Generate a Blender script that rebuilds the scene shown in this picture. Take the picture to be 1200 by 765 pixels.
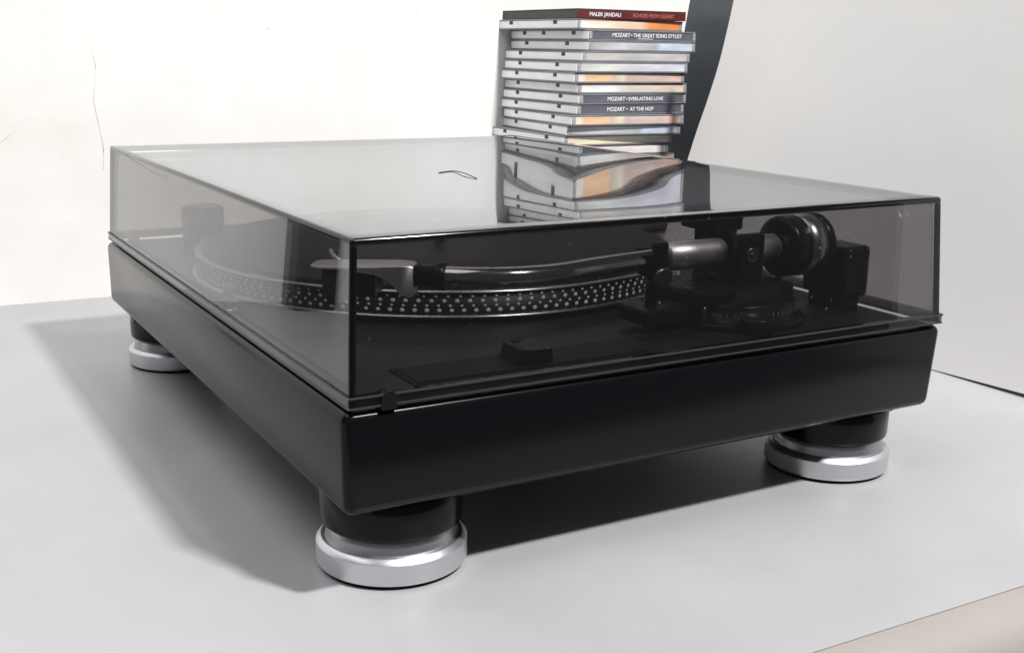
import bpy, bmesh, math, random
from mathutils import Vector, Matrix
random.seed(7)
S = bpy.context.scene
for o in list(bpy.data.objects): bpy.data.objects.remove(o)
COL = S.collection
MM = 0.001
PI = math.pi

# ------------------------------------------------------------------ camera
cd = bpy.data.cameras.new('camera'); cam = bpy.data.objects.new('camera', cd); COL.objects.link(cam)
cx, cy, cz, yaw, pitch, roll = 630.6, -329.5, 140.14, 2.6158, -0.2366, 0.0167
fw = Vector((math.cos(pitch)*math.cos(yaw), math.cos(pitch)*math.sin(yaw), math.sin(pitch)))
rt = Vector((math.sin(yaw), -math.cos(yaw), 0)); up = rt.cross(fw)
r2 = rt*math.cos(roll)+up*math.sin(roll); u2 = -rt*math.sin(roll)+up*math.cos(roll)
cam.matrix_world = Matrix(((r2.x, u2.x, -fw.x, cx*MM), (r2.y, u2.y, -fw.y, cy*MM), (r2.z, u2.z, -fw.z, cz*MM), (0, 0, 0, 1)))
cd.sensor_width = 36; cd.lens = 36*1357.7/1200; cd.clip_start = 0.01; cd.clip_end = 50
S.camera = cam
# ------------------------------------------------------------------ light
W = bpy.data.worlds.new('World'); S.world = W; W.use_nodes = True
bg = W.node_tree.nodes['Background']; bg.inputs[0].default_value = (0.88, 0.94, 1.0, 1); bg.inputs[1].default_value = 0.13
def lamp(name, loc, aim, size, power, color):
    l = bpy.data.lights.new(name, 'AREA'); l.shape = 'DISK'; l.size = size; l.energy = power; l.color = color
    o = bpy.data.objects.new(name, l); COL.objects.link(o); o.location = Vector(loc)
    o.rotation_euler = (Vector(aim)-Vector(loc)).to_track_quat('-Z', 'Y').to_euler()
    return o
lamp('ceiling_lamp', (1.25, 0.38, 1.75), (-0.15, 0.03, 0.0), 0.16, 70.0, (1.0, 0.985, 0.96))
lamp('soft_fill_lamp', (0.10, -0.75, 2.0), (-0.05, 0.05, 0.0), 1.6, 25.0, (0.95, 0.97, 1.0))  # unseen soft fill, added overhead to raise ambient light and brighten the disc cases
S.view_settings.view_transform = 'Standard'; S.view_settings.look = 'None'
S.view_settings.exposure = 0.0; S.view_settings.gamma = 1.0; S.view_settings.use_curve_mapping = False
S.render.engine = 'CYCLES'
S.cycles.max_bounces = 16; S.cycles.transparent_max_bounces = 40; S.cycles.glossy_bounces = 8; S.cycles.transmission_bounces = 12

# ------------------------------------------------------------------ materials
def new_mat(name):
    m = bpy.data.materials.new(name); m.use_nodes = True
    nt = m.node_tree; return m, nt, nt.nodes['Principled BSDF']
def lk(nt, a, b): nt.links.new(a, b)
def mat(name, col, rough=0.5, metal=0.0, var=0.0, vscale=30.0, bump=0.0, bscale=400.0, rvar=0.0, aniso=None, spec=None):
    m, nt, b = new_mat(name)
    b.inputs['Base Color'].default_value = (*col, 1); b.inputs['Roughness'].default_value = rough; b.inputs['Metallic'].default_value = metal
    if spec is not None: b.inputs['Specular IOR Level'].default_value = spec
    tc = nt.nodes.new('ShaderNodeTexCoord')
    if var or rvar:
        n = nt.nodes.new('ShaderNodeTexNoise'); n.inputs['Scale'].default_value = vscale; n.inputs['Detail'].default_value = 6
        lk(nt, tc.outputs['Object'], n.inputs['Vector'])
        if var:
            r = nt.nodes.new('ShaderNodeValToRGB'); r.color_ramp.elements[0].position = .3; r.color_ramp.elements[1].position = .7
            r.color_ramp.elements[0].color = (*[c*(1-var) for c in col], 1); r.color_ramp.elements[1].color = (*[min(1, c*(1+var)) for c in col], 1)
            lk(nt, n.outputs['Fac'], r.inputs['Fac']); lk(nt, r.outputs['Color'], b.inputs['Base Color'])
        if rvar:
            mr = nt.nodes.new('ShaderNodeMapRange'); mr.inputs['To Min'].default_value = rough-rvar; mr.inputs['To Max'].default_value = rough+rvar
            lk(nt, n.outputs['Fac'], mr.inputs['Value']); lk(nt, mr.outputs['Result'], b.inputs['Roughness'])
    if bump:
        n2 = nt.nodes.new('ShaderNodeTexNoise'); n2.inputs['Scale'].default_value = bscale; n2.inputs['Detail'].default_value = 4
        bp = nt.nodes.new('ShaderNodeBump'); bp.inputs['Strength'].default_value = bump; bp.inputs['Distance'].default_value = 0.0005
        lk(nt, tc.outputs['Object'], n2.inputs['Vector']); lk(nt, n2.outputs['Fac'], bp.inputs['Height']); lk(nt, bp.outputs['Normal'], b.inputs['Normal'])
    return m
def smoke(name, tint, rough=0.012):
    m, nt, b = new_mat(name); nt.nodes.remove(b)
    out = nt.nodes['Material Output']
    tr = nt.nodes.new('ShaderNodeBsdfTransparent'); tr.inputs[0].default_value = (*tint, 1)
    gl = nt.nodes.new('ShaderNodeBsdfGlossy'); gl.inputs['Roughness'].default_value = rough; gl.inputs[0].default_value = (0.95, 0.98, 1, 1)
    ge = nt.nodes.new('ShaderNodeNewGeometry')
    io = nt.nodes.new('ShaderNodeMapRange'); io.inputs['To Min'].default_value = 1.50; io.inputs['To Max'].default_value = 1/1.50
    fr = nt.nodes.new('ShaderNodeFresnel'); mx = nt.nodes.new('ShaderNodeMixShader')
    # very faint waviness of the moulded acrylic
    tc = nt.nodes.new('ShaderNodeTexCoord'); n = nt.nodes.new('ShaderNodeTexNoise'); n.inputs['Scale'].default_value = 7; n.inputs['Detail'].default_value = 1
    bp = nt.nodes.new('ShaderNodeBump'); bp.inputs['Strength'].default_value = 0.03; bp.inputs['Distance'].default_value = 0.004
    lk(nt, tc.outputs['Object'], n.inputs['Vector']); lk(nt, n.outputs['Fac'], bp.inputs['Height']); lk(nt, bp.outputs['Normal'], gl.inputs['Normal'])
    lk(nt, ge.outputs['Backfacing'], io.inputs['Value']); lk(nt, io.outputs['Result'], fr.inputs['IOR'])
    lk(nt, fr.outputs[0], mx.inputs[0]); lk(nt, tr.outputs[0], mx.inputs[1]); lk(nt, gl.outputs[0], mx.inputs[2]); 
    # sparse dust specks
    v = nt.nodes.new('ShaderNodeTexVoronoi'); v.inputs['Scale'].default_value = 130
    mr = nt.nodes.new('ShaderNodeMapRange'); mr.inputs['From Min'].default_value = .10; mr.inputs['From Max'].default_value = .05; mr.inputs['To Max'].default_value = .22
    n3 = nt.nodes.new('ShaderNodeTexNoise'); n3.inputs['Scale'].default_value = 25
    ml = nt.nodes.new('ShaderNodeMath'); ml.operation = 'MULTIPLY'
    gt = nt.nodes.new('ShaderNodeMapRange'); gt.inputs['From Min'].default_value = .5; gt.inputs['From Max'].default_value = .7
    df = nt.nodes.new('ShaderNodeBsdfDiffuse'); df.inputs[0].default_value = (.5, .49, .47, 1); m2 = nt.nodes.new('ShaderNodeMixShader')
    lk(nt, tc.outputs['Object'], v.inputs['Vector']); lk(nt, tc.outputs['Object'], n3.inputs['Vector']); lk(nt, v.outputs['Distance'], mr.inputs['Value'])
    lk(nt, n3.outputs['Fac'], gt.inputs['Value']); lk(nt, mr.outputs['Result'], ml.inputs[0]); lk(nt, gt.outputs['Result'], ml.inputs[1])
    lk(nt, ml.outputs[0], m2.inputs[0]); lk(nt, mx.outputs[0], m2.inputs[1]); lk(nt, df.outputs[0], m2.inputs[2]); lk(nt, m2.outputs[0], out.inputs['Surface'])
    return m
M = {}
M['satin_black'] = mat('satin_black_paint', (0.0035, 0.004, 0.005), 0.21, bump=0.02, bscale=2500, rvar=0.012, vscale=60, spec=.2)
M['deck_black'] = mat('deck_black', (0.014, 0.0135, 0.014), 0.42, bump=0.1, bscale=2500, rvar=0.04, vscale=40, spec=.3)
M['black_plastic'] = mat('black_plastic', (0.008, 0.008, 0.009), 0.28, rvar=0.05, vscale=90, spec=.22)
M['rubber'] = mat('black_rubber', (0.006, 0.006, 0.006), 0.5, var=.2, vscale=200, spec=.2)
M['mat_felt'] = mat('platter_mat', (0.010, 0.010, 0.010), 0.5, spec=.3, bump=.2, bscale=900)
M['silver'] = mat('brushed_silver', (0.70, 0.70, 0.73), 0.42, 1.0, rvar=.05, vscale=150, bump=.05, bscale=1500)
M['silver_dark'] = mat('dull_silver', (0.17, 0.17, 0.18), 0.32, 1.0, rvar=.05, vscale=120)
M['neck'] = mat('foot_neck_silver', (0.40, 0.40, 0.42), 0.34, 1.0, rvar=.05, vscale=120)
M['chrome'] = mat('polished_tube', (0.62, 0.61, 0.60), 0.13, 1.0, rvar=.03, vscale=100)
M['platter_edge'] = mat('platter_bright_edge', (0.6, 0.6, 0.62), 0.25, 1.0)
M['platter_rim'] = mat('platter_rim_black', (0.006, 0.006, 0.007), 0.4, spec=.15)
M['dot'] = mat('strobe_dot_silver', (0.92, 0.92, 0.92), 0.4)
M['print'] = mat('white_print', (0.45, 0.45, 0.45), 0.6)
M['smoke'] = smoke('smoked_acrylic', (0.685, 0.672, 0.67))
M['smoke_edge'] = smoke('smoked_acrylic_edge', (0.20, 0.20, 0.205), 0.12)
M['hair'] = mat('dark_hair', (0.02, 0.018, 0.016), 0.4)

# ------------------------------------------------------------------ mesh helpers (millimetres in)
def box(bm, x0, x1, y0, y1, z0, z1, bev=0.0, seg=2, mi=0):
    r = bmesh.ops.create_cube(bm, size=1.0); vs = r['verts']
    for v in vs:
        v.co = Vector(((x0+x1)/2+v.co.x*(x1-x0), (y0+y1)/2+v.co.y*(y1-y0), (z0+z1)/2+v.co.z*(z1-z0)))
    fs = list({f for v in vs for f in v.link_faces})
    for f in fs: f.material_index = mi
    if bev:
        es = list({e for v in vs for e in v.link_edges})
        bmesh.ops.bevel(bm, geom=es, offset=bev, segments=seg, affect='EDGES', profile=0.5)
    return vs
def lathe(bm, prof, n=64, c=(0, 0, 0), axis='Z', cap=True, mi=0):
    rings = []
    for (r, z) in prof:
        ring = []
        for i in range(n):
            a = 2*PI*i/n
            p = (r*math.cos(a), r*math.sin(a), z)
            if axis == 'Y': p = (p[0], p[2], p[1])
            if axis == 'X': p = (p[2], p[0], p[1])
            ring.append(bm.verts.new((p[0]+c[0], p[1]+c[1], p[2]+c[2])))
        rings.append(ring)
    for a, b in zip(rings, rings[1:]):
        for i in range(n):
            f = bm.faces.new((a[i], a[(i+1) % n], b[(i+1) % n], b[i])); f.smooth = True; f.material_index = mi
    if cap:
        for rg in (rings[0], rings[-1]): bm.faces.new(rg).material_index = mi
def tube(bm, pts, r, n=16):
    pts = [Vector(p) for p in pts]; rings = []
    rr = r if isinstance(r, (list, tuple)) else [r]*len(pts)
    for i, p in enumerate(pts):
        t = (pts[min(i+1, len(pts)-1)]-pts[max(i-1, 0)]).normalized()
        s = t.cross(Vector((0, 0, 1)))
        if s.length < 1e-4: s = Vector((1, 0, 0))
        s.normalize(); u = s.cross(t)
        rings.append([bm.verts.new(p+(s*math.cos(2*PI*k/n)+u*math.sin(2*PI*k/n))*rr[i]) for k in range(n)])
    for a, b in zip(rings, rings[1:]):
        for i in range(n):
            f = bm.faces.new((a[i], a[(i+1) % n], b[(i+1) % n], b[i])); f.smooth = True
    bm.faces.new(rings[0]); bm.faces.new(rings[-1])
def spline(pts, k=8):
    P = [Vector(p) for p in pts]; P = [2*P[0]-P[1]]+P+[2*P[-1]-P[-2]]; out = []
    for i in range(1, len(P)-2):
        a, b, c, d = P[i-1:i+3]
        for j in range(k):
            t = j/k
            out.append(.5*((2*b)+(c-a)*t+(2*a-5*b+4*c-d)*t*t+(3*b-a-3*c+d)*t**3))
    out.append(P[-2]); return out
def prism(bm, poly, z0, z1, plane='XY'):
    def P(a, b, z): return {'XY': (a, b, z), 'XZ': (a, z, b), 'YZ': (z, a, b)}[plane]
    A = [bm.verts.new(P(a, b, z0)) for a, b in poly]; B = [bm.verts.new(P(a, b, z1)) for a, b in poly]
    n = len(poly); bm.faces.new(A); bm.faces.new(list(reversed(B)))
    for i in range(n): bm.faces.new((A[i], B[i], B[(i+1) % n], A[(i+1) % n]))
def obj(name, bm, mats, parent=None, fix=True, smooth=False):
    if fix: bmesh.ops.recalc_face_normals(bm, faces=bm.faces[:])
    for v in bm.verts: v.co *= MM
    me = bpy.data.meshes.new(name); bm.to_mesh(me); bm.free()
    if smooth:
        for p in me.polygons: p.use_smooth = True
    for m in (mats if isinstance(mats, (list, tuple)) else [mats]): me.materials.append(m)
    o = bpy.data.objects.new(name, me); COL.objects.link(o)
    if parent is not None: o.parent = parent
    return o
def empty(name, loc=(0, 0, 0), rz=0.0):
    o = bpy.data.objects.new(name, None); COL.objects.link(o); o.location = Vector(loc)*MM; o.rotation_euler = (0, 0, rz)
    o.empty_display_size = 0.05; return o
def tag(o, label, cat, group=None):
    o['label'] = label; o['category'] = cat
    if group: o['group'] = group
    return o
def auto_smooth(o, deg=35):
    me = o.data
    for p in me.polygons: p.use_smooth = True
    bm = bmesh.new(); bm.from_mesh(me)
    for e in bm.edges:
        if len(e.link_faces) == 2 and e.calc_face_angle() > math.radians(deg): e.smooth = False
    bm.to_mesh(me); bm.free()
NB = bmesh.new

# ------------------------------------------------------------------ setting
TZ = -84.0
# wall: off-white painted plaster
def wall_mat():
    m, nt, b = new_mat('white_plaster'); b.inputs['Roughness'].default_value = 0.75
    tc = nt.nodes.new('ShaderNodeTexCoord')
    n = nt.nodes.new('ShaderNodeTexNoise'); n.inputs['Scale'].default_value = 7; n.inputs['Detail'].default_value = 7; n.inputs['Roughness'].default_value = .6
    r = nt.nodes.new('ShaderNodeValToRGB'); r.color_ramp.elements[0].position = .3; r.color_ramp.elements[1].position = .65
    r.color_ramp.elements[0].color = (0.80, 0.765, 0.725, 1); r.color_ramp.elements[1].color = (0.88, 0.87, 0.855, 1)
    v = nt.nodes.new('ShaderNodeTexVoronoi'); v.inputs['Scale'].default_value = 17
    sp = nt.nodes.new('ShaderNodeMapRange'); sp.inputs['From Min'].default_value = .015; sp.inputs['From Max'].default_value = .05
    mx = nt.nodes.new('ShaderNodeMix'); mx.data_type = 'RGBA'; mx.inputs[6].default_value = (.70, .66, .62, 1)
    n2 = nt.nodes.new('ShaderNodeTexNoise'); n2.inputs['Scale'].default_value = 30; n2.inputs['Detail'].default_value = 8
    bp = nt.nodes.new('ShaderNodeBump'); bp.inputs['Strength'].default_value = .35; bp.inputs['Distance'].default_value = .002
    for nd in (n, v, n2): lk(nt, tc.outputs['Object'], nd.inputs['Vector'])
    lk(nt, n.outputs['Fac'], r.inputs['Fac']); lk(nt, v.outputs['Distance'], sp.inputs['Value']); lk(nt, sp.outputs['Result'], mx.inputs[0])
    lk(nt, r.outputs['Color'], mx.inputs[7]); lk(nt, mx.outputs[2], b.inputs['Base Color'])
    lk(nt, n2.outputs['Fac'], bp.inputs['Height']); lk(nt, bp.outputs['Normal'], b.inputs['Normal'])
    return m
M['wall'] = wall_mat()
M['crack'] = mat('plaster_crack', (0.74, 0.70, 0.65), .9, var=.2)
bm = NB()
def wx(y): return -433.0 + 0.018*(y+180)
for (a, b) in (((-1500, 0)),):
    prism(bm, [(wx(-1500), -1500), (wx(760), 760), (wx(760)-60, 760), (wx(-1500)-60, -1500)], TZ-40, 1100)
wall = obj('wall', bm, M['wall']); wall['kind'] = 'structure'; wall['label'] = 'warm white plaster wall with fine cracks behind the turntable'
def crack(pts, w):
    bm = NB(); P = spline([(wx(y)+.15, y, z) for y, z in pts], 6)
    n = len(P); tube(bm, [p for p in P], [max(.12, w*(.5+.5*math.sin(PI*i/(n-1)))*random.uniform(.6, 1.2)) for i in range(n)], 6)
    obj('crack', bm, M['crack'], wall)
crack([(-133, 130), (-131, 118), (-133, 100), (-134, 88), (-131, 66), (-129, 50), (-130, 30)], .45)
crack([(-260, 28), (-243, 36), (-226, 45), (-212, 55), (-203, 62)], .5)
# table with laminate top and rounded front edging
def table_mat():
    m, nt, b = new_mat('grey_white_laminate')
    tc = nt.nodes.new('ShaderNodeTexCoord')
    n = nt.nodes.new('ShaderNodeTexNoise'); n.inputs['Scale'].default_value = 6; n.inputs['Detail'].default_value = 10; n.inputs['Roughness'].default_value = .65
    r = nt.nodes.new('ShaderNodeValToRGB'); r.color_ramp.elements[0].position = .3; r.color_ramp.elements[1].position = .7
    r.color_ramp.elements[0].color = (0.335, 0.332, 0.342, 1); r.color_ramp.elements[1].color = (0.39, 0.387, 0.397, 1)
    v = nt.nodes.new('ShaderNodeTexVoronoi'); v.inputs['Scale'].default_value = 22
    sp = nt.nodes.new('ShaderNodeMapRange'); sp.inputs['From Min'].default_value = .008; sp.inputs['From Max'].default_value = .03
    mx = nt.nodes.new('ShaderNodeMix'); mx.data_type = 'RGBA'; mx.inputs[6].default_value = (.30, .28, .27, 1)
    mr = nt.nodes.new('ShaderNodeMapRange'); mr.inputs['To Min'].default_value = .30; mr.inputs['To Max'].default_value = .42
    n2 = nt.nodes.new('ShaderNodeTexNoise'); n2.inputs['Scale'].default_value = 350; n2.inputs['Detail'].default_value = 2
    bp = nt.nodes.new('ShaderNodeBump'); bp.inputs['Strength'].default_value = .06; bp.inputs['Distance'].default_value = .0004
    for nd in (n, v, n2): lk(nt, tc.outputs['Object'], nd.inputs['Vector'])
    lk(nt, n.outputs['Fac'], r.inputs['Fac']); lk(nt, v.outputs['Distance'], sp.inputs['Value']); lk(nt, sp.outputs['Result'], mx.inputs[0])
    lk(nt, r.outputs['Color'], mx.inputs[7]); lk(nt, mx.outputs[2], b.inputs['Base Color'])
    lk(nt, n.outputs['Fac'], mr.inputs['Value']); lk(nt, mr.outputs['Result'], b.inputs['Roughness'])
    lk(nt, n2.outputs['Fac'], bp.inputs['Height']); lk(nt, bp.outputs['Normal'], b.inputs['Normal'])
    return m
M['table'] = table_mat()
M['edging'] = mat('edging_strip', (0.30, 0.275, 0.255), .5, var=.05, vscale=12, bump=.05, bscale=300)
table = tag(empty('table', (0, 0, TZ)), 'pale grey laminate table with a rounded front edge under the turntable', 'table')
bm = NB(); prism(bm, [(wx(-1100)+.0, -1100), (331, -1100), (341, 90), (350, 800), (wx(800), 800)], -28, 0)
obj('tabletop', bm, M['table'], table)
bm = NB(); pr = []
for i in range(13):
    a = PI/2*i/12; pr.append((26*math.sin(a), -26+26*math.cos(a)-.4))
pr += [(26, -60), (0, -60)]
def ex(y): return 331+10*(y+1100)/1190+.2
A = [bm.verts.new((ex(-1100)+x, -1100, z)) for x, z in pr]; B = [bm.verts.new((ex(800)+x, 800, z)) for x, z in pr]
for i in range(len(pr)): bm.faces.new((A[i], B[i], B[(i+1) % len(pr)], A[(i+1) % len(pr)]))
bm.faces.new(A); bm.faces.new(B)
auto_smooth(obj('edging', bm, M['edging'], table), 40)

# grey sheet with curved left edge leaning upright on the table, dark board behind it
def sheet_mat():
    m, nt, b = new_mat('grey_sheet'); b.inputs['Roughness'].default_value = .55
    tc = nt.nodes.new('ShaderNodeTexCoord'); n = nt.nodes.new('ShaderNodeTexNoise'); n.inputs['Scale'].default_value = 6; n.inputs['Detail'].default_value = 5
    r = nt.nodes.new('ShaderNodeValToRGB'); r.color_ramp.elements[0].position = .3; r.color_ramp.elements[1].position = .7
    r.color_ramp.elements[0].color = (0.87, 0.86, 0.855, 1); r.color_ramp.elements[1].color = (0.93, 0.905, 0.875, 1)
    n2 = nt.nodes.new('ShaderNodeTexNoise'); n2.inputs['Scale'].default_value = 14; n2.inputs['Detail'].default_value = 8
    bp = nt.nodes.new('ShaderNodeBump'); bp.inputs['Strength'].default_value = .2; bp.inputs['Distance'].default_value = .002
    for nd in (n, n2): lk(nt, tc.outputs['Object'], nd.inputs['Vector'])
    lk(nt, n.outputs['Fac'], r.inputs['Fac']); lk(nt, r.outputs['Color'], b.inputs['Base Color'])
    lk(nt, n2.outputs['Fac'], bp.inputs['Height']); lk(nt, bp.outputs['Normal'], b.inputs['Normal'])
    return m
M['sheet'] = sheet_mat()
edge = spline([(-262, 0, TZ+.05), (-247, 0, -20), (-224, 0, 60), (-213, 0, 92), (-203, 0, 125), (-197, 0, 155), (-193, 0, 182), (-192, 0, 194)], 5)
bm = NB(); prism(bm, [(p.x, p.z) for p in edge]+[(420, 194), (420, TZ+9), (230, TZ+5), (60, TZ+.05)], 345, 351, 'XZ')
for v in bm.verts: v.co.y += (v.co.z-TZ)*0.09      # it leans back a little
tag(obj('display_panel', bm, M['sheet']), 'light grey upright panel with a curved edge standing behind the turntable', 'panel')
M['board'] = mat('dark_board', (0.085, 0.10, 0.115), .35, var=.25, vscale=6)
bm = NB(); prism(bm, [(-332, 196), (-394, TZ+.05), (420, TZ+.05), (420, 196)], 430, 448, 'XZ')
bmesh.ops.bevel(bm, geom=bm.edges[:], offset=2, segments=2, affect='EDGES')
tag(obj('backing_board', bm, M['board']), 'dark slate blue board standing between the disc stack and the grey panel', 'board')

# dark case against the wall, out of frame: the photograph shows it mirrored in the front of the dust cover
M['darkcase'] = mat('dark_case', (0.02, 0.02, 0.024), .5, var=.2, vscale=30)
dk = tag(empty('storage_box', (-410, -392, TZ)), 'dark upright box against the white wall, mirrored in the front of the cover', 'box')
bm = NB(); box(bm, -17, 17, -21, 21, 0, 132, 1.5); obj('body', bm, M['darkcase'], dk)
bm = NB(); box(bm, -18, 18, -22, 22, 132.2, 152, 1.5); obj('lid', bm, M['darkcase'], dk)
# ------------------------------------------------------------------ turntable
T = tag(empty('turntable', (0, 0, TZ)), 'black turntable with smoked dust cover, silver feet and dotted platter', 'turntable')
DZ = -TZ   # local z of the plinth top
def tobj(name, bm, m, parent=None, **k):     # geometry is given with z = 0 at the plinth top
    for v in bm.verts: v.co.z += DZ
    return obj(name, bm, m, parent or T, **k)
HX, HY = 226.5, 170.0
bm = NB()
vs = box(bm, -HX, HX, -HY, HY, -44, 0)
for v in vs:
    if v.co.z < -20: v.co.x *= (HX-.4)/HX; v.co.y += (.4 if v.co.y < 0 else -4.0)
es = [e for e in bm.edges if abs(e.verts[0].co.z-e.verts[1].co.z) > 10]
bmesh.ops.bevel(bm, geom=es, offset=4.5, segments=4, affect='EDGES', profile=.5)
es = [e for e in bm.edges if e.verts[0].co.z > -1 and e.verts[1].co.z > -1]
bmesh.ops.bevel(bm, geom=es, offset=4.4, segments=5, affect='EDGES', profile=.5)
es = [e for e in bm.edges if e.verts[0].co.z < -43 and e.verts[1].co.z < -43]
bmesh.ops.bevel(bm, geom=es, offset=4.2, segments=3, affect='EDGES', profile=.5)
auto_smooth(tobj('plinth', bm, M['satin_black']), 50)
bm = NB(); box(bm, -HX+14, HX-14, -HY+14, HY-14, -50, -43.5, 2)
tobj('bottom_cover', bm, M['rubber'])
bm = NB(); box(bm, -HX+5, HX-5, -HY+5, HY-5, -.6, .25, .2, 1)
tobj('top_plate', bm, M['deck_black'])
# feet
FX, FY = 187.0, 132.5
def make_foot():
    bm = NB(); lathe(bm, [(29, -43.8), (31.6, -44.2), (31.8, -52), (31.6, -61.5), (31.2, -62.9), (30.6, -63.4), (27, -63.6)], 72)
    f = tobj('foot', bm, M['satin_black'])
    bm = NB(); lathe(bm, [(27.0, -63.4), (28.6, -64.2), (29.0, -67.0), (29.6, -69.6), (30.0, -71)], 72)
    tobj('foot_neck', bm, M['neck'], f)
    bm = NB(); lathe(bm, [(25.6, -70.3), (31.4, -70.3), (31.8, -70.5), (33.3, -72.0), (33.7, -72.6), (33.7, -81.2), (33.3, -82), (32.2, -82.6)], 96)
    auto_smooth(tobj('foot_disc', bm, M['silver'], f), 22)
    bm = NB(); lathe(bm, [(31.8, -82.4), (31.8, -84)], 64)
    tobj('foot_pad', bm, M['rubber'], f)
    return f
foot0 = make_foot()
for i, (sx, sy) in enumerate(((1, -1), (1, 1), (-1, -1), (-1, 1))):
    if i == 0: f = foot0
    else:
        f = foot0.copy(); COL.objects.link(f)
        for ch in foot0.children:
            c = ch.copy(); COL.objects.link(c); c.parent = f
    f.location = Vector((sx*FX, sy*FY, 0))*MM
# children must sit under the part, whose own origin is shifted to the foot axis

# platter
PC = (-28.0, -2.0)
def at_platter(o): o.location = Vector((PC[0], PC[1], 0))*MM; return o
bm = NB(); lathe(bm, [(150.2, 2.0), (151.4, 4.9), (150.8, 5.6), (150.4, 16.4), (147, 16.8)], 180)
pl = at_platter(tobj('platter', bm, M['platter_rim']))
bm = NB(); lathe(bm, [(149.5, 3.4), (153.2, 3.4), (153.6, 4.0), (153.2, 4.7), (150.2, 5.3)], 180, cap=False)
tobj('lower_rim', bm, M['platter_edge'], pl)
bm = NB(); lathe(bm, [(150.3, 15.9), (151.6, 16.3), (151.6, 17.1), (150.6, 17.6), (146.5, 17.7), (146.5, 16.6)], 180, cap=False)
tobj('upper_rim', bm, M['platter_edge'], pl)
bm = NB(); lathe(bm, [(146.2, 16.5), (146.2, 19.2), (145.4, 19.8), (50, 19.5), (48, 19.2), (4, 19.2)], 150)
tobj('slip_mat', bm, M['mat_felt'], pl)
bm = NB(); lathe(bm, [(3.6, 19), (3.6, 30), (3.2, 32), (1.8, 33.2)], 24)
tobj('spindle', bm, M['chrome'], pl)
bm = NB()
for row, (z, n, r) in enumerate(((14.7, 150, .72), (12.3, 142, 1.05), (9.7, 156, .72), (7.3, 148, 1.05))):
    ph = random.random()
    for i in range(n):
        a = 2*PI*(i+ph)/n; R = 150.75
        c = Vector((R*math.cos(a), R*math.sin(a), z)); s = Vector((-math.sin(a), math.cos(a), 0)); u = Vector((0, 0, 1)); o_ = Vector((math.cos(a), math.sin(a), 0))
        rr = r*random.uniform(.92, 1.06)
        ring = [bm.verts.new(c+(s*1.15*math.cos(t*PI/4)+u*math.sin(t*PI/4))*rr) for t in range(8)]
        top = bm.verts.new(c+o_*.35)
        for t in range(8):
            f = bm.faces.new((ring[t], ring[(t+1) % 8], top)); f.smooth = True
d = tobj('strobe_dots', bm, M['dot'], pl); d['kind'] = 'stuff'

# deck furniture
bm = NB(); lathe(bm, [(13.5, -.3), (14, .4), (14, 30.5), (13.2, 31.6), (11, 31.9)], 48, c=(-151, -120, 0))
sl = tobj('strobe_lamp', bm, M['black_plastic'])
bm = NB(); lathe(bm, [(11.4, 31.5), (11.4, 32.6), (10.6, 33)], 40, c=(-151, -120, 0)); tobj('power_switch', bm, M['silver_dark'], sl)
bm = NB(); lathe(bm, [(5.5, -.3), (5.6, 1.4), (5.0, 2.0)], 28, c=(30, -158, 0)); st = tobj('reflection_standin', bm, M['silver'])  # added lamp shape, stands in for a tilted dark reflection in the cover
bm = NB(); tube(bm, [(30, -158, 1), (31, -157.4, 7), (32.6, -156.4, 14.5)], [3.7, 3.7, 3.4], 20); tobj('standin_barrel', bm, M['black_plastic'], st)
# pitch fader
bm = NB(); box(bm, 176.5, 205, -129, -5, -.2, 1.0, .5); box(bm, 189.5, 191.5, -124, -10, .9, 1.05)
fd = tobj('pitch_fader', bm, M['rubber'])
bm = NB(); box(bm, 178.5, 203, -127, -7, .9, 1.5, .3); tobj('fader_plate', bm, M['rubber'], fd)
bm = NB()
prism(bm, [(-75, 1.5), (-57, 1.5), (-58.5, 8.6), (-64, 7.4), (-68, 7.4), (-73.5, 8.6)], 181, 200, 'YZ')
bmesh.ops.bevel(bm, geom=bm.edges[:], offset=.5, segments=1, affect='EDGES')
tobj('fader_knob', bm, M['black_plastic'], fd)
bm = NB()
for i in range(17):
    y = -122+i*7.0; box(bm, 169.5, 173.5 if i % 4 else 175, y-.22, y+.22, .02, .12)
tobj('fader_scale', bm, M['print'], fd)
# tonearm base
AX, AY = 159.0, 80.0
bm = NB(); lathe(bm, [(40, -.3), (40, 3.2), (39, 4), (34.5, 4.2), (34.5, 12), (33.5, 13), (28, 13.4), (26, 19), (18, 20)], 72, c=(AX, AY, 0))
ab = tobj('tonearm_base', bm, M['black_plastic'])
bm = NB()
for i in range(60):
    a = 2*PI*i/60; L = 3.2 if i % 5 == 0 else 1.8
    c = Vector((AX+34.55*math.cos(a), AY+34.55*math.sin(a), 8)); s = Vector((-math.sin(a), math.cos(a), 0))*.2
    q = [c-s-Vector((0, 0, L/2)), c+s-Vector((0, 0, L/2)), c+s+Vector((0, 0, L/2)), c-s+Vector((0, 0, L/2))]
    bm.faces.new([bm.verts.new(v) for v in q])
tobj('height_scale', bm, M['print'], ab)
bm = NB(); box(bm, AX-24, AX+22, AY-40, AY+26, 12.5, 20.5, 2.2); tobj('support_plate', bm, M['black_plastic'], ab)
bm = NB(); lathe(bm, [(9, -.3), (9, 8), (8.2, 9), (2, 9.2)], 32, c=(AX+38, AY-14, 0)); dl = tobj('anti_skating_dial', bm, M['black_plastic'], ab)
for px, py, h in ((AX+3, AY-50, 13), (AX+20, AY-34, 12), (AX-2, AY+36, 26)):
    bm = NB(); lathe(bm, [(1.7, -.3), (1.7, h), (1.2, h+.6)], 16, c=(px, py, 0)); tobj('post', bm, M['silver_dark'], ab)
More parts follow.
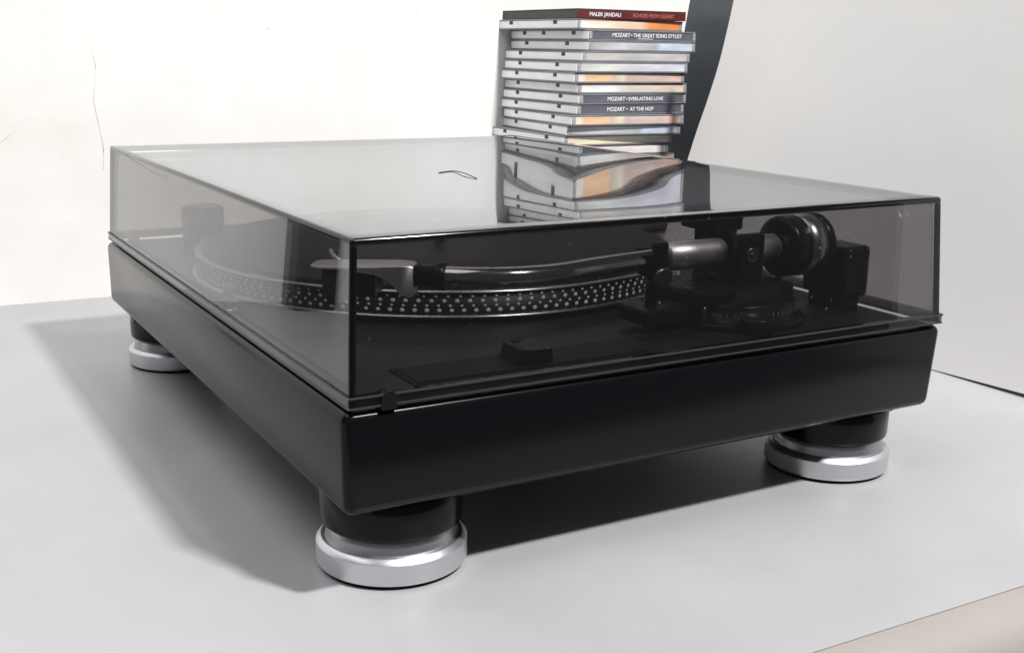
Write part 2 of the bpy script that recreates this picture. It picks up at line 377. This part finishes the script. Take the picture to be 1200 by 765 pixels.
# gimbal yoke
bm = NB()
box(bm, AX+9, AX+15.5, AY-9, AY+9, 18, 47, 1.6); box(bm, AX-15.5, AX-9, AY-9, AY+9, 18, 47, 1.6); box(bm, AX-14, AX+14, AY-8.6, AY+8.6, 17, 24, 1)
gy = tobj('gimbal_yoke', bm, M['black_plastic'])
bm = NB(); lathe(bm, [(4.2, AX+15.3), (4.2, AX+16.4), (3.4, AX+16.6), (3.0, AX+16.0), (1.4, AX+16.0), (1.2, AX+16.5)], 28, c=(0, AY, 36), axis='X'); tobj('pivot_screw', bm, M['silver_dark'], gy)
bm = NB(); box(bm, AX-34, AX-8, AY-10, AY+14, 45, 57, 2); box(bm, AX-26, AX-18, AY-6, AY+6, 17, 46, 1); tobj('cueing_block', bm, M['black_plastic'], gy)
bm = NB(); box(bm, AX-12, AX-6, AY-8, AY+8, 38, 50, 1)
tobj('bearing_cap', bm, M['black_plastic'], gy)
# arm rest
bm = NB(); lathe(bm, [(3.2, 3), (3.2, 30)], 20, c=(163, 24, 0)); box(bm, 155, 171, 19.5, 29, 27.5, 33.2, 1.2); box(bm, 166.2, 171, 20, 28.5, 32, 46, 1.4); box(bm, 153, 155.6, 20, 28.5, 30, 41, .8)
box(bm, 150, 176, 12, 46, 4, 13, 2)
ar = tobj('arm_rest', bm, M['black_plastic'])
bm = NB(); lathe(bm, [(1.1, 0), (5.2, .3), (5.6, 1.6), (4.6, 2.6)], 24, c=(176, 0, 0), axis='Z'); 
for v in bm.verts:
    x, y, z = v.co; v.co = Vector((171+z, 24+y, 28+(x-176)))
tobj('clamp_screw', bm, M['silver_dark'], ar)
# tonearm tube and its pieces
bm = NB(); P = spline([(AX, AY-14, 36), (AX-1, 46, 36), (161.5, 22, 36), (167.5, -13, 36), (173.5, -40, 36), (172.6, -62, 36), (165, -82, 36), (157.4, -92, 36)], 8)
tube(bm, P, 5.0, 24)
ta = tobj('tonearm', bm, M['chrome'])
bm = NB(); lathe(bm, [(6.2, 34), (7.4, 35), (7.6, 52), (7.6, 66), (7.2, 71)], 40, c=(AX, 0, 36), axis='Y'); lathe(bm, [(7.6, 88), (7.8, 90), (7.4, 108), (6, 110)], 40, c=(AX, 0, 36), axis='Y')
tobj('arm_sleeve', bm, M['silver'], ta)
bm = NB(); lathe(bm, [(5, 108), (5, 117)], 24, c=(AX, 0, 36), axis='Y'); lathe(bm, [(5, 136), (5, 152), (4.4, 153)], 24, c=(AX, 0, 36), axis='Y'); tobj('counterweight_shaft', bm, M['chrome'], ta)
bm = NB(); lathe(bm, [(5, 111), (14.5, 111), (16.2, 112), (16.8, 114), (16.8, 122.4)], 56, c=(AX, 0, 36), axis='Y'); tobj('force_dial', bm, M['black_plastic'], ta)
bm = NB(); lathe(bm, [(16, 122.4), (17.0, 122.8), (17.0, 133.6), (16.2, 134)], 56, c=(AX, 0, 36), axis='Y'); cw = tobj('counterweight', bm, mat('weight_steel', (.5, .5, .51), .27, 1.0, rvar=.03, vscale=80), ta)
bm = NB(); lathe(bm, [(16, 134), (17.2, 134.6), (17.2, 139), (16, 140), (5, 140.4)], 56, c=(AX, 0, 36), axis='Y'); tobj('weight_ring', bm, M['black_plastic'], ta)
bm = NB()
hd = Vector((-0.60, -0.80, 0)).normalized(); hs = Vector((hd.y, -hd.x, 0))   # headshell direction and side
H0 = Vector((150.2, -101.4, 36))
def along(t, s, z): return H0+hd*t+hs*s+Vector((0, 0, z))
tube(bm, [along(-13, 0, 0), along(-12.6, 0, 0), along(-8.4, 0, 0), along(-8, 0, 0), along(-7.9, 0, 0), along(4, 0, 0)], [5.8, 6.6, 6.6, 6.2, 5.2, 5.2], 28)
tobj('collar', bm, M['black_plastic'], ta)
# headshell: flat silver shell, wide at the tip, with cheeks that drop at the rear
bm = NB()
prof = [(1.6, 5.8, -9.0, 5.2), (3, 6.4, -9.4, 5.8), (7, 7.0, -8.6, 6.0), (10, 7.6, -4.5, 6.0), (14, 8.2, -1.0, 5.8), (19, 9.0, 1.2, 5.5), (34, 9.5, 3, 5.0), (46, 8.5, 3.2, 4.6), (50, 6.0, 3.4, 4.4)]
rings = []
for t, w, zb, zt in prof:
    rings.append([bm.verts.new(along(t, -w, zb)), bm.verts.new(along(t, w, zb)), bm.verts.new(along(t, w, zt-1)), bm.verts.new(along(t, w*.8, zt)), bm.verts.new(along(t, -w*.8, zt)), bm.verts.new(along(t, -w, zt-1))])
for a, b in zip(rings, rings[1:]):
    for i in range(6): bm.faces.new((a[i], a[(i+1) % 6], b[(i+1) % 6], b[i]))
bm.faces.new(rings[0]); bm.faces.new(rings[-1])
o = tobj('headshell', bm, M['silver'], ta); auto_smooth(o, 50)
bm = NB()
def obx(t0, t1, s0, s1, z0, z1):
    v = [bm.verts.new(along(t, s, z)) for z in (z0, z1) for t, s in ((t0, s0), (t1, s0), (t1, s1), (t0, s1))]
    for q in ((0, 1, 2, 3), (4, 5, 6, 7), (0, 1, 5, 4), (1, 2, 6, 5), (2, 3, 7, 6), (3, 0, 4, 7)): bm.faces.new([v[i] for i in q])
obx(19, 44, -8, 8, -9, 2.9); obx(36, 43, -3, 3, -15, -8.8)
tobj('cartridge', bm, M['black_plastic'], ta)
bm = NB(); tube(bm, [along(40, 8, 4), along(44, 13, 5), along(47, 18, 7)], [1.3, 1.2, 1.1], 10); tobj('finger_lift', bm, M['silver'], ta)

# dust cover : smoked acrylic box resting on rubber bumpers
LX, LY, LT, LB, DR = 226.6, 167.6, 68.2, 2.8, 4.2
DRY = 3.4
SAG = 2.6      # the top sheet sags a little between its walls
def sag(x, y): return -SAG*max(0, math.cos(PI*x/444))*max(0, math.cos(PI*y/328))
def frustum(bm, hx, hy, zb, zt, dx, dy, bev, inner=False):
    B = [bm.verts.new((sx*hx, sy*hy, zb)) for sx, sy in ((-1, -1), (1, -1), (1, 1), (-1, 1))]
    Tt = [bm.verts.new((sx*(hx-dx), sy*(hy-dy), zt)) for sx, sy in ((-1, -1), (1, -1), (1, 1), (-1, 1))]
    fs = [bm.faces.new(Tt)]+[bm.faces.new((B[i], B[(i+1) % 4], Tt[(i+1) % 4], Tt[i])) for i in range(4)]
    if bev:
        es = [e for e in bm.edges if not (e.verts[0] in B and e.verts[1] in B)]
        r = bmesh.ops.bevel(bm, geom=es, offset=bev, segments=3, affect='EDGES', profile=.5)
        for f in r['faces']: f.material_index = 1; f.smooth = True
    bm.normal_update()
    top = max(bm.faces, key=lambda f: f.calc_area()*abs(f.normal.z) if f.calc_center_median().z > zt-1 else 0)
    r = bmesh.ops.subdivide_edges(bm, edges=list(top.edges), cuts=47, use_grid_fill=True)
    for v in bm.verts:
        if v.co.z > zt-.05: v.co.z += sag(v.co.x, v.co.y)
    for f in bm.faces:
        if all(v.co.z > zt-SAG-.1 for v in f.verts): f.smooth = True
    bm.normal_update()
    if inner: bmesh.ops.reverse_faces(bm, faces=bm.faces[:])
bm = NB(); frustum(bm, LX, LY, LB, LT, DR, DRY, 1.7)
b2 = NB(); frustum(b2, LX-2.8, LY-2.8, LB, LT-2.8, DR, DRY, 0, True)
me = bpy.data.meshes.new('tmp'); b2.to_mesh(me); b2.free(); bm.from_mesh(me)
dc = tobj('dust_cover', bm, [M['smoke'], M['smoke_edge']], fix=False)
M['edge'] = mat('thick_acrylic_edge', (0.006, 0.006, 0.007), .08)
tx, ty, tz = LX-DR, LY-DRY, LT
for sx in (-1, 1):
    bm = NB(); box(bm, sx*(tx-1.75)-1.35, sx*(tx-1.75)+1.35, -ty+.6, ty-.6, tz-3.2, tz-.5, .6, 2); tobj('edge', bm, M['edge'], dc)
for sy in (-1, 1):
    bm = NB(); box(bm, -tx+3.2, tx-3.2, sy*(ty-1.75)-1.35, sy*(ty-1.75)+1.35, tz-3.2, tz-.5, .6, 2); tobj('edge', bm, M['edge'], dc)
    for sx in (-1, 1):
        bm = NB(); vs = box(bm, -1.3, 1.3, -1.3, 1.3, LB-.5, tz-3.3)
        for v in vs:
            t = (v.co.z-LB)/(LT-LB); v.co.x += sx*(LX-1.75-DR*t); v.co.y += sy*(LY-1.75-DRY*t)
        bmesh.ops.bevel(bm, geom=bm.edges[:], offset=.5, segments=2, affect='EDGES'); tobj('edge', bm, M['edge'], dc)
bm = NB()
def ring(bm, x1, y1, x0, y0, z0, z1):
    V = [[bm.verts.new((sx*x, sy*y, z)) for sx, sy in ((-1, -1), (1, -1), (1, 1), (-1, 1))] for x, y, z in ((x1, y1, z0), (x1, y1, z1), (x0, y0, z1), (x0, y0, z0))]
    for k in range(4):
        a, b = V[k], V[(k+1) % 4]
        for i in range(4): bm.faces.new((a[i], a[(i+1) % 4], b[(i+1) % 4], b[i]))
ring(bm, LX+.5, LY+.5, LX-3.6, LY-3.6, LB-1.2, LB+3.6)
es = [e for e in bm.edges]
bmesh.ops.bevel(bm, geom=es, offset=.5, segments=2, affect='EDGES')
M['lip'] = smoke('smoked_acrylic_lip', (0.42, 0.41, 0.41))
tobj('lip', bm, M['lip'], dc)
M['ridge'] = mat('frosted_ridge', (0.045, 0.045, 0.05), .3)
for zz, hw in ((LB+3.3, .5), (LB-.9, .4)):
    bm = NB(); ring(bm, LX+.85, LY+.85, LX+.2, LY+.2, zz-hw, zz+hw)
    bmesh.ops.bevel(bm, geom=bm.edges[:], offset=.2, segments=2, affect='EDGES'); tobj('ridge', bm, M['ridge'], dc)
def bumper(x, y, ax):
    bm = NB()
    pr = [(-3.4, .0)]+[(3.4*math.cos(PI-PI*i/10), 4.6+3.0*math.sin(PI-PI*i/10)) for i in range(11)]+[(3.4, .0)]
    if ax == 'Y': prism(bm, [(y+a, b-.2) for a, b in pr], x-3, x+2.95, 'YZ')
    else: prism(bm, [(x+a, b-.2) for a, b in pr], y-2.4, y+2.4, 'XZ')
    tobj('bumper', bm, M['rubber'], dc)
bumper(LX-1.9, -151, 'Y'); bumper(-LX+1.9, -151, 'Y'); bumper(-LX+1.9, 146, 'Y')
for sx in (-1, 1):
    bm = NB(); x = sx*163
    box(bm, x-16, x+16, 143, 163.5, 7, 36, 2.5); box(bm, x-13, x+13, 146, 160, -.2, 7.5, 1)
    tobj('hinge', bm, M['black_plastic'], dc)

# ------------------------------------------------------------------ stray hair on the cover
HAIR = [(3, -18), (-2, -6), (16, -8), (40, -12)]
bm = NB(); tube(bm, spline([(x, y, LT+sag(x, y)+.3+(.7 if i_ == 2 else 0)) for i_, (x, y) in enumerate(HAIR)], 6), .3, 6)
tag(obj('hair_strand', bm, M['hair']), 'thin dark hair strand lying on top of the smoked dust cover', 'hair')

# ------------------------------------------------------------------ stack of disc cases
M['case'] = mat('case_plastic', (0.90, 0.90, 0.895), .28, var=.06, vscale=40)
M['clear'] = mat('clear_case_shell', (0.20, 0.205, 0.215), .12, var=.15, vscale=60)
M['notch'] = mat('case_notch', (0.02, 0.02, 0.022), .5)
M['dpak'] = mat('digipak_board', (0.035, 0.038, 0.036), .45, var=.3, vscale=60)
M['dred'] = mat('dark_red_card', (0.115, 0.018, 0.018), .4, var=.12, vscale=80)
M['text_w'] = mat('white_lettering', (0.85, 0.85, 0.87), .5)
M['text_r'] = mat('dim_red_lettering', (0.42, 0.16, 0.14), .5)
def spine_mat(name, stops, const=False):
    m, nt, b = new_mat(name); b.inputs['Roughness'].default_value = .22
    tc = nt.nodes.new('ShaderNodeTexCoord'); sx = nt.nodes.new('ShaderNodeSeparateXYZ'); r = nt.nodes.new('ShaderNodeValToRGB')
    r.color_ramp.interpolation = 'CONSTANT' if const else 'LINEAR'
    while len(r.color_ramp.elements) < len(stops): r.color_ramp.elements.new(.5)
    for e, (p, c) in zip(r.color_ramp.elements, stops): e.position = p
    for e, (p, c) in zip(r.color_ramp.elements, stops): e.color = (*c, 1)
    n = nt.nodes.new('ShaderNodeTexNoise'); n.inputs['Scale'].default_value = 120; n.inputs['Detail'].default_value = 3
    mp = nt.nodes.new('ShaderNodeMapping'); mp.inputs['Scale'].default_value = (1, .35, 1.6)
    mr = nt.nodes.new('ShaderNodeMapRange'); mr.inputs['From Min'].default_value = .3; mr.inputs['From Max'].default_value = .7; mr.inputs['To Min'].default_value = .82; mr.inputs['To Max'].default_value = 1.06
    mx = nt.nodes.new('ShaderNodeVectorMath'); mx.operation = 'SCALE'
    lk(nt, tc.outputs['Generated'], sx.inputs[0]); lk(nt, sx.outputs['Y'], r.inputs['Fac'])
    lk(nt, tc.outputs['Object'], mp.inputs[0]); lk(nt, mp.outputs[0], n.inputs['Vector']); lk(nt, n.outputs['Fac'], mr.inputs['Value'])
    lk(nt, r.outputs['Color'], mx.inputs[0]); lk(nt, mr.outputs['Result'], mx.inputs['Scale']); lk(nt, mx.outputs[0], b.inputs['Base Color'])
    return m
SL = [(0, (.115, .115, .145)), (1, (.13, .13, .16))]
SP = {
 'orange': spine_mat('spine_orange', [(0, (.92, .84, .80)), (.25, (.92, .70, .58)), (.6, (.90, .62, .46)), (.69, (.85, .34, .13)), (1, (.80, .27, .08))]),
 'slate': spine_mat('spine_slate', SL),
 'lilac': spine_mat('spine_lilac', [(0, (.42, .41, .42)), (.3, (.58, .56, .62)), (.52, (.52, .53, .55)), (.62, (.40, .46, .48)), (.68, (.58, .66, .80)), (1, (.62, .66, .78))]),
 'beige': spine_mat('spine_beige', [(0, (.55, .52, .50)), (.4, (.50, .48, .47)), (.7, (.58, .56, .60)), (1, (.55, .53, .53))]),
 'pale': spine_mat('spine_pale', [(0, (.56, .57, .55)), (.2, (.64, .68, .62)), (.55, (.62, .61, .68)), (1, (.72, .71, .80))]),
 'peach': spine_mat('spine_peach', [(0, (.80, .76, .70)), (.05, (.80, .70, .60)), (.07, (.80, .52, .34)), (.30, (.76, .48, .30)), (.33, (.58, .48, .42)), (.42, (.78, .68, .54)), (.47, (.60, .48, .44)), (.8, (.66, .53, .48)), (.86, (.80, .54, .48)), (1, (.76, .48, .44))]),
 'cream': spine_mat('spine_cream', [(0, (.84, .82, .82)), (.25, (.82, .80, .80)), (.45, (.72, .66, .60)), (.7, (.74, .64, .55)), (1, (.80, .64, .48))]),
 'yellow': spine_mat('spine_yellow', [(0, (.74, .66, .50)), (.4, (.78, .73, .56)), (1, (.74, .71, .62))]),
 'white': spine_mat('spine_white', [(0, (.66, .66, .68)), (.5, (.70, .70, .72)), (.62, (.80, .70, .68)), (.8, (.84, .82, .82)), (1, (.84, .82, .80))]),
}
def text_obj(s, size, m, parent, loc):
    c = bpy.data.curves.new('lettering', 'FONT'); c.body = s; c.size = size*MM; c.extrude = .00004; c.space_character = 1.0; c.offset = .00006
    t = bpy.data.objects.new('tmp_text', c); COL.objects.link(t)
    bpy.context.view_layer.update()
    me = bpy.data.meshes.new_from_object(t.evaluated_get(bpy.context.evaluated_depsgraph_get()))
    bpy.data.objects.remove(t)
    o = bpy.data.objects.new('lettering', me); me.materials.clear(); me.materials.append(m); COL.objects.link(o); o.parent = parent
    # local: text runs along +Y, up is +Z, face looks to +X
    o.matrix_local = Matrix(((0, 0, 1, loc[0]*MM), (1, 0, 0, loc[1]*MM), (0, 1, 0, loc[2]*MM), (0, 0, 0, 1)))
    return o
PITCH = (175.9-TZ)/27.0
def clone_shared(name, me, parent):
    o = bpy.data.objects.new(name, me); COL.objects.link(o); o.parent = parent; return o
def mk_mesh(name, bm, m):
    o = obj(name, bm, m); me = o.data; bpy.data.objects.remove(o); return me
h = PITCH
bm = NB(); box(bm, -142, 0, 0, 125, .02, 1.35, .35, 1); me_base = mk_mesh('base_shell', bm, M['clear'])
bm = NB(); box(bm, -142, 0, 0, 125, h-1.35, h-.02, .35, 1); me_lid = mk_mesh('lid', bm, M['clear'])
bm = NB(); box(bm, -141.4, -.7, .5, 124.5, 1.3, h-1.3, .25, 1); me_tray = mk_mesh('tray', bm, M['case'])
bm = NB(); box(bm, -.9, -.15, 5.2, 121, 1.5, h-1.5); me_card = mk_mesh('spine_card', bm, M['case'])
bm = NB(); box(bm, -.9, -.1, -1.8, 1.8, 1.5, h-1.5, .3, 1); me_clip = mk_mesh('clip', bm, mat('clip_plastic', (.36, .36, .38), .15, var=.25, vscale=300))
bm = NB(); box(bm, -3.2, 3.2, .35, .9, h-4.7, h-1.28); me_notch = mk_mesh('notch', bm, M['notch'])
card_meshes = {}
def card_mesh(k):
    if k not in card_meshes:
        c = me_card.copy(); c.materials.clear(); c.materials.append(SP[k]); card_meshes[k] = c
    return card_meshes[k]
GRP = 'disc cases piled in the stack'
def cd_case(i, X, Y, th, key, label, texts=(), notches=(-38, -112)):
    z = TZ+i*PITCH
    e = empty('disc_case', (X, Y, z), math.radians(th)); tag(e, label, 'disc case', GRP)
    if key == 'digipak':
        bm = NB(); box(bm, -140, -1, .6, 125, .4, h-1.6, .3, 1); obj('board_sleeve', bm, M['dpak'], e)
        bm = NB(); box(bm, -140.5, .4, .2, 125.6, h-1.7, h-.7, .3, 1); obj('front_cover', bm, M['dpak'], e)
        bm = NB(); box(bm, -1.2, .3, .3, 125.4, .3, h-1.65, .5, 2); obj('spine', bm, M['dred'], e)
    else:
        clone_shared('base_shell', me_base, e); clone_shared('lid', me_lid, e); clone_shared('tray', me_tray, e)
        clone_shared('spine_card', card_mesh(key), e); [setattr(clone_shared('spine_end', me_clip, e), 'location', (0, y_*MM, 0)) for y_ in (3.0, 122.8)]
        for n_ in notches:
            o = clone_shared('notch', me_notch, e); o.location = Vector((n_+random.uniform(-3, 3), 0, 0))*MM
    if 'song stylist title' in label:
        bm = NB(); box(bm, -.3, -.08, 56, 74, 1.95, 2.4); obj('print_line', bm, M['text_w'], e)
    for (s, y, size, zz, m) in texts: text_obj(s, size, m, e, (.32 if key == 'digipak' else -.1, y, zz))
rows = [  # from the top: X, Y, turn, spine, label, lettering
 (-288, 266, 0, 'digipak', 'black card sleeve with dark red lettered spine, topmost of the disc stack', [('MALEK JANDALI', 14, 4.9, 2.6, M['text_w']), ('ECHOES FROM UGARIT', 63, 4.6, 2.7, M['text_r'])]),
 (-288, 266, 1.5, 'orange', 'clear disc case with white to orange spine, directly under the dark red sleeve', []),
 (-280, 274, 0, 'slate', 'slate spine disc case lettered with the long song stylist title, third from the top', [('MOZART', 27, 4.9, 3.6, M['text_w']), ('\u2022 THE GREAT SONG STYLIST', 48, 4.7, 3.6, M['text_w'])]),
 (-280, 274, 0, 'lilac', 'disc case with lilac to pale blue spine, directly under the song stylist case', []),
 (-280, 268, 0, 'beige', 'disc case with dull beige grey spine, fifth from the top of the stack', []),
 (-278, 261, -2, 'pale', 'disc case with pale greenish to white spine, sixth from the top of the stack', []),
 (-280, 260, -1.5, 'peach', 'disc case with peach and brown spine, seventh from the top of the stack', []),
 (-282, 265, -1.5, 'cream', 'disc case with white to cream spine, directly above the two slate spines', []),
 (-280, 266, 0, 'slate', 'upper of the two touching slate spine disc cases midway in the stack', [('MOZART', 32, 4.9, 3.3, M['text_w']), ('\u2022 EVERLASTING LOVE', 53, 4.6, 3.3, M['text_w'])]),
 (-281, 264.5, 0, 'slate', 'lower of the two touching slate spine disc cases midway in the stack', [('MOZART', 34, 5.0, 3.3, M['text_w']), ('\u2022  AT THE HOP', 56, 4.8, 3.3, M['text_w'])]),
 (-278, 257, -3.5, 'peach', 'disc case with peach and brown spine, directly under the lower slate spine', []),
 (-284, 256, -5, 'lilac', 'disc case with lilac to pale blue spine, twelfth from the top of the stack', []),
 (-286, 254, -1, 'yellow', 'disc case with pale yellow spine, set back and thirteenth from the top', []),
 (-287, 251, -1, 'white', 'disc case with white and pink spine, fourteenth from the top of the stack', []),
 (-284, 258, 0, 'peach', 'disc case with peach and brown spine, fifteenth from the top of the stack', []),
]
ORD = ['sixteenth', 'seventeenth', 'eighteenth', 'nineteenth', 'twentieth', 'twenty-first', 'twenty-second', 'twenty-third', 'twenty-fourth', 'twenty-fifth', 'twenty-sixth', 'bottommost']
names = {'pale': 'pale greenish', 'cream': 'white to cream', 'peach': 'peach and brown', 'lilac': 'lilac to pale blue', 'beige': 'dull beige grey', 'yellow': 'pale yellow', 'white': 'white and pink'}
seq = ['pale', 'peach', 'white', 'lilac', 'peach', 'beige', 'cream', 'yellow', 'pale', 'peach', 'white', 'beige']
for q, k in zip(ORD, seq):
    lab = ('disc case with %s spine, %s from the top of the stack' % (names[k], q)) if q != 'bottommost' else 'disc case with %s spine resting on the table under the whole stack' % names[k]
    rows.append((-284+random.uniform(-4, 4), 264+random.uniform(-5, 5), random.uniform(-3, 3), k, lab, []))
for j, (X, Y, th, key, lab, tx) in enumerate(rows):
    cd_case(26-j, X, Y, th, key, lab, tx, notches=(-24, -78, -116) if j == 2 else (-34, -112))
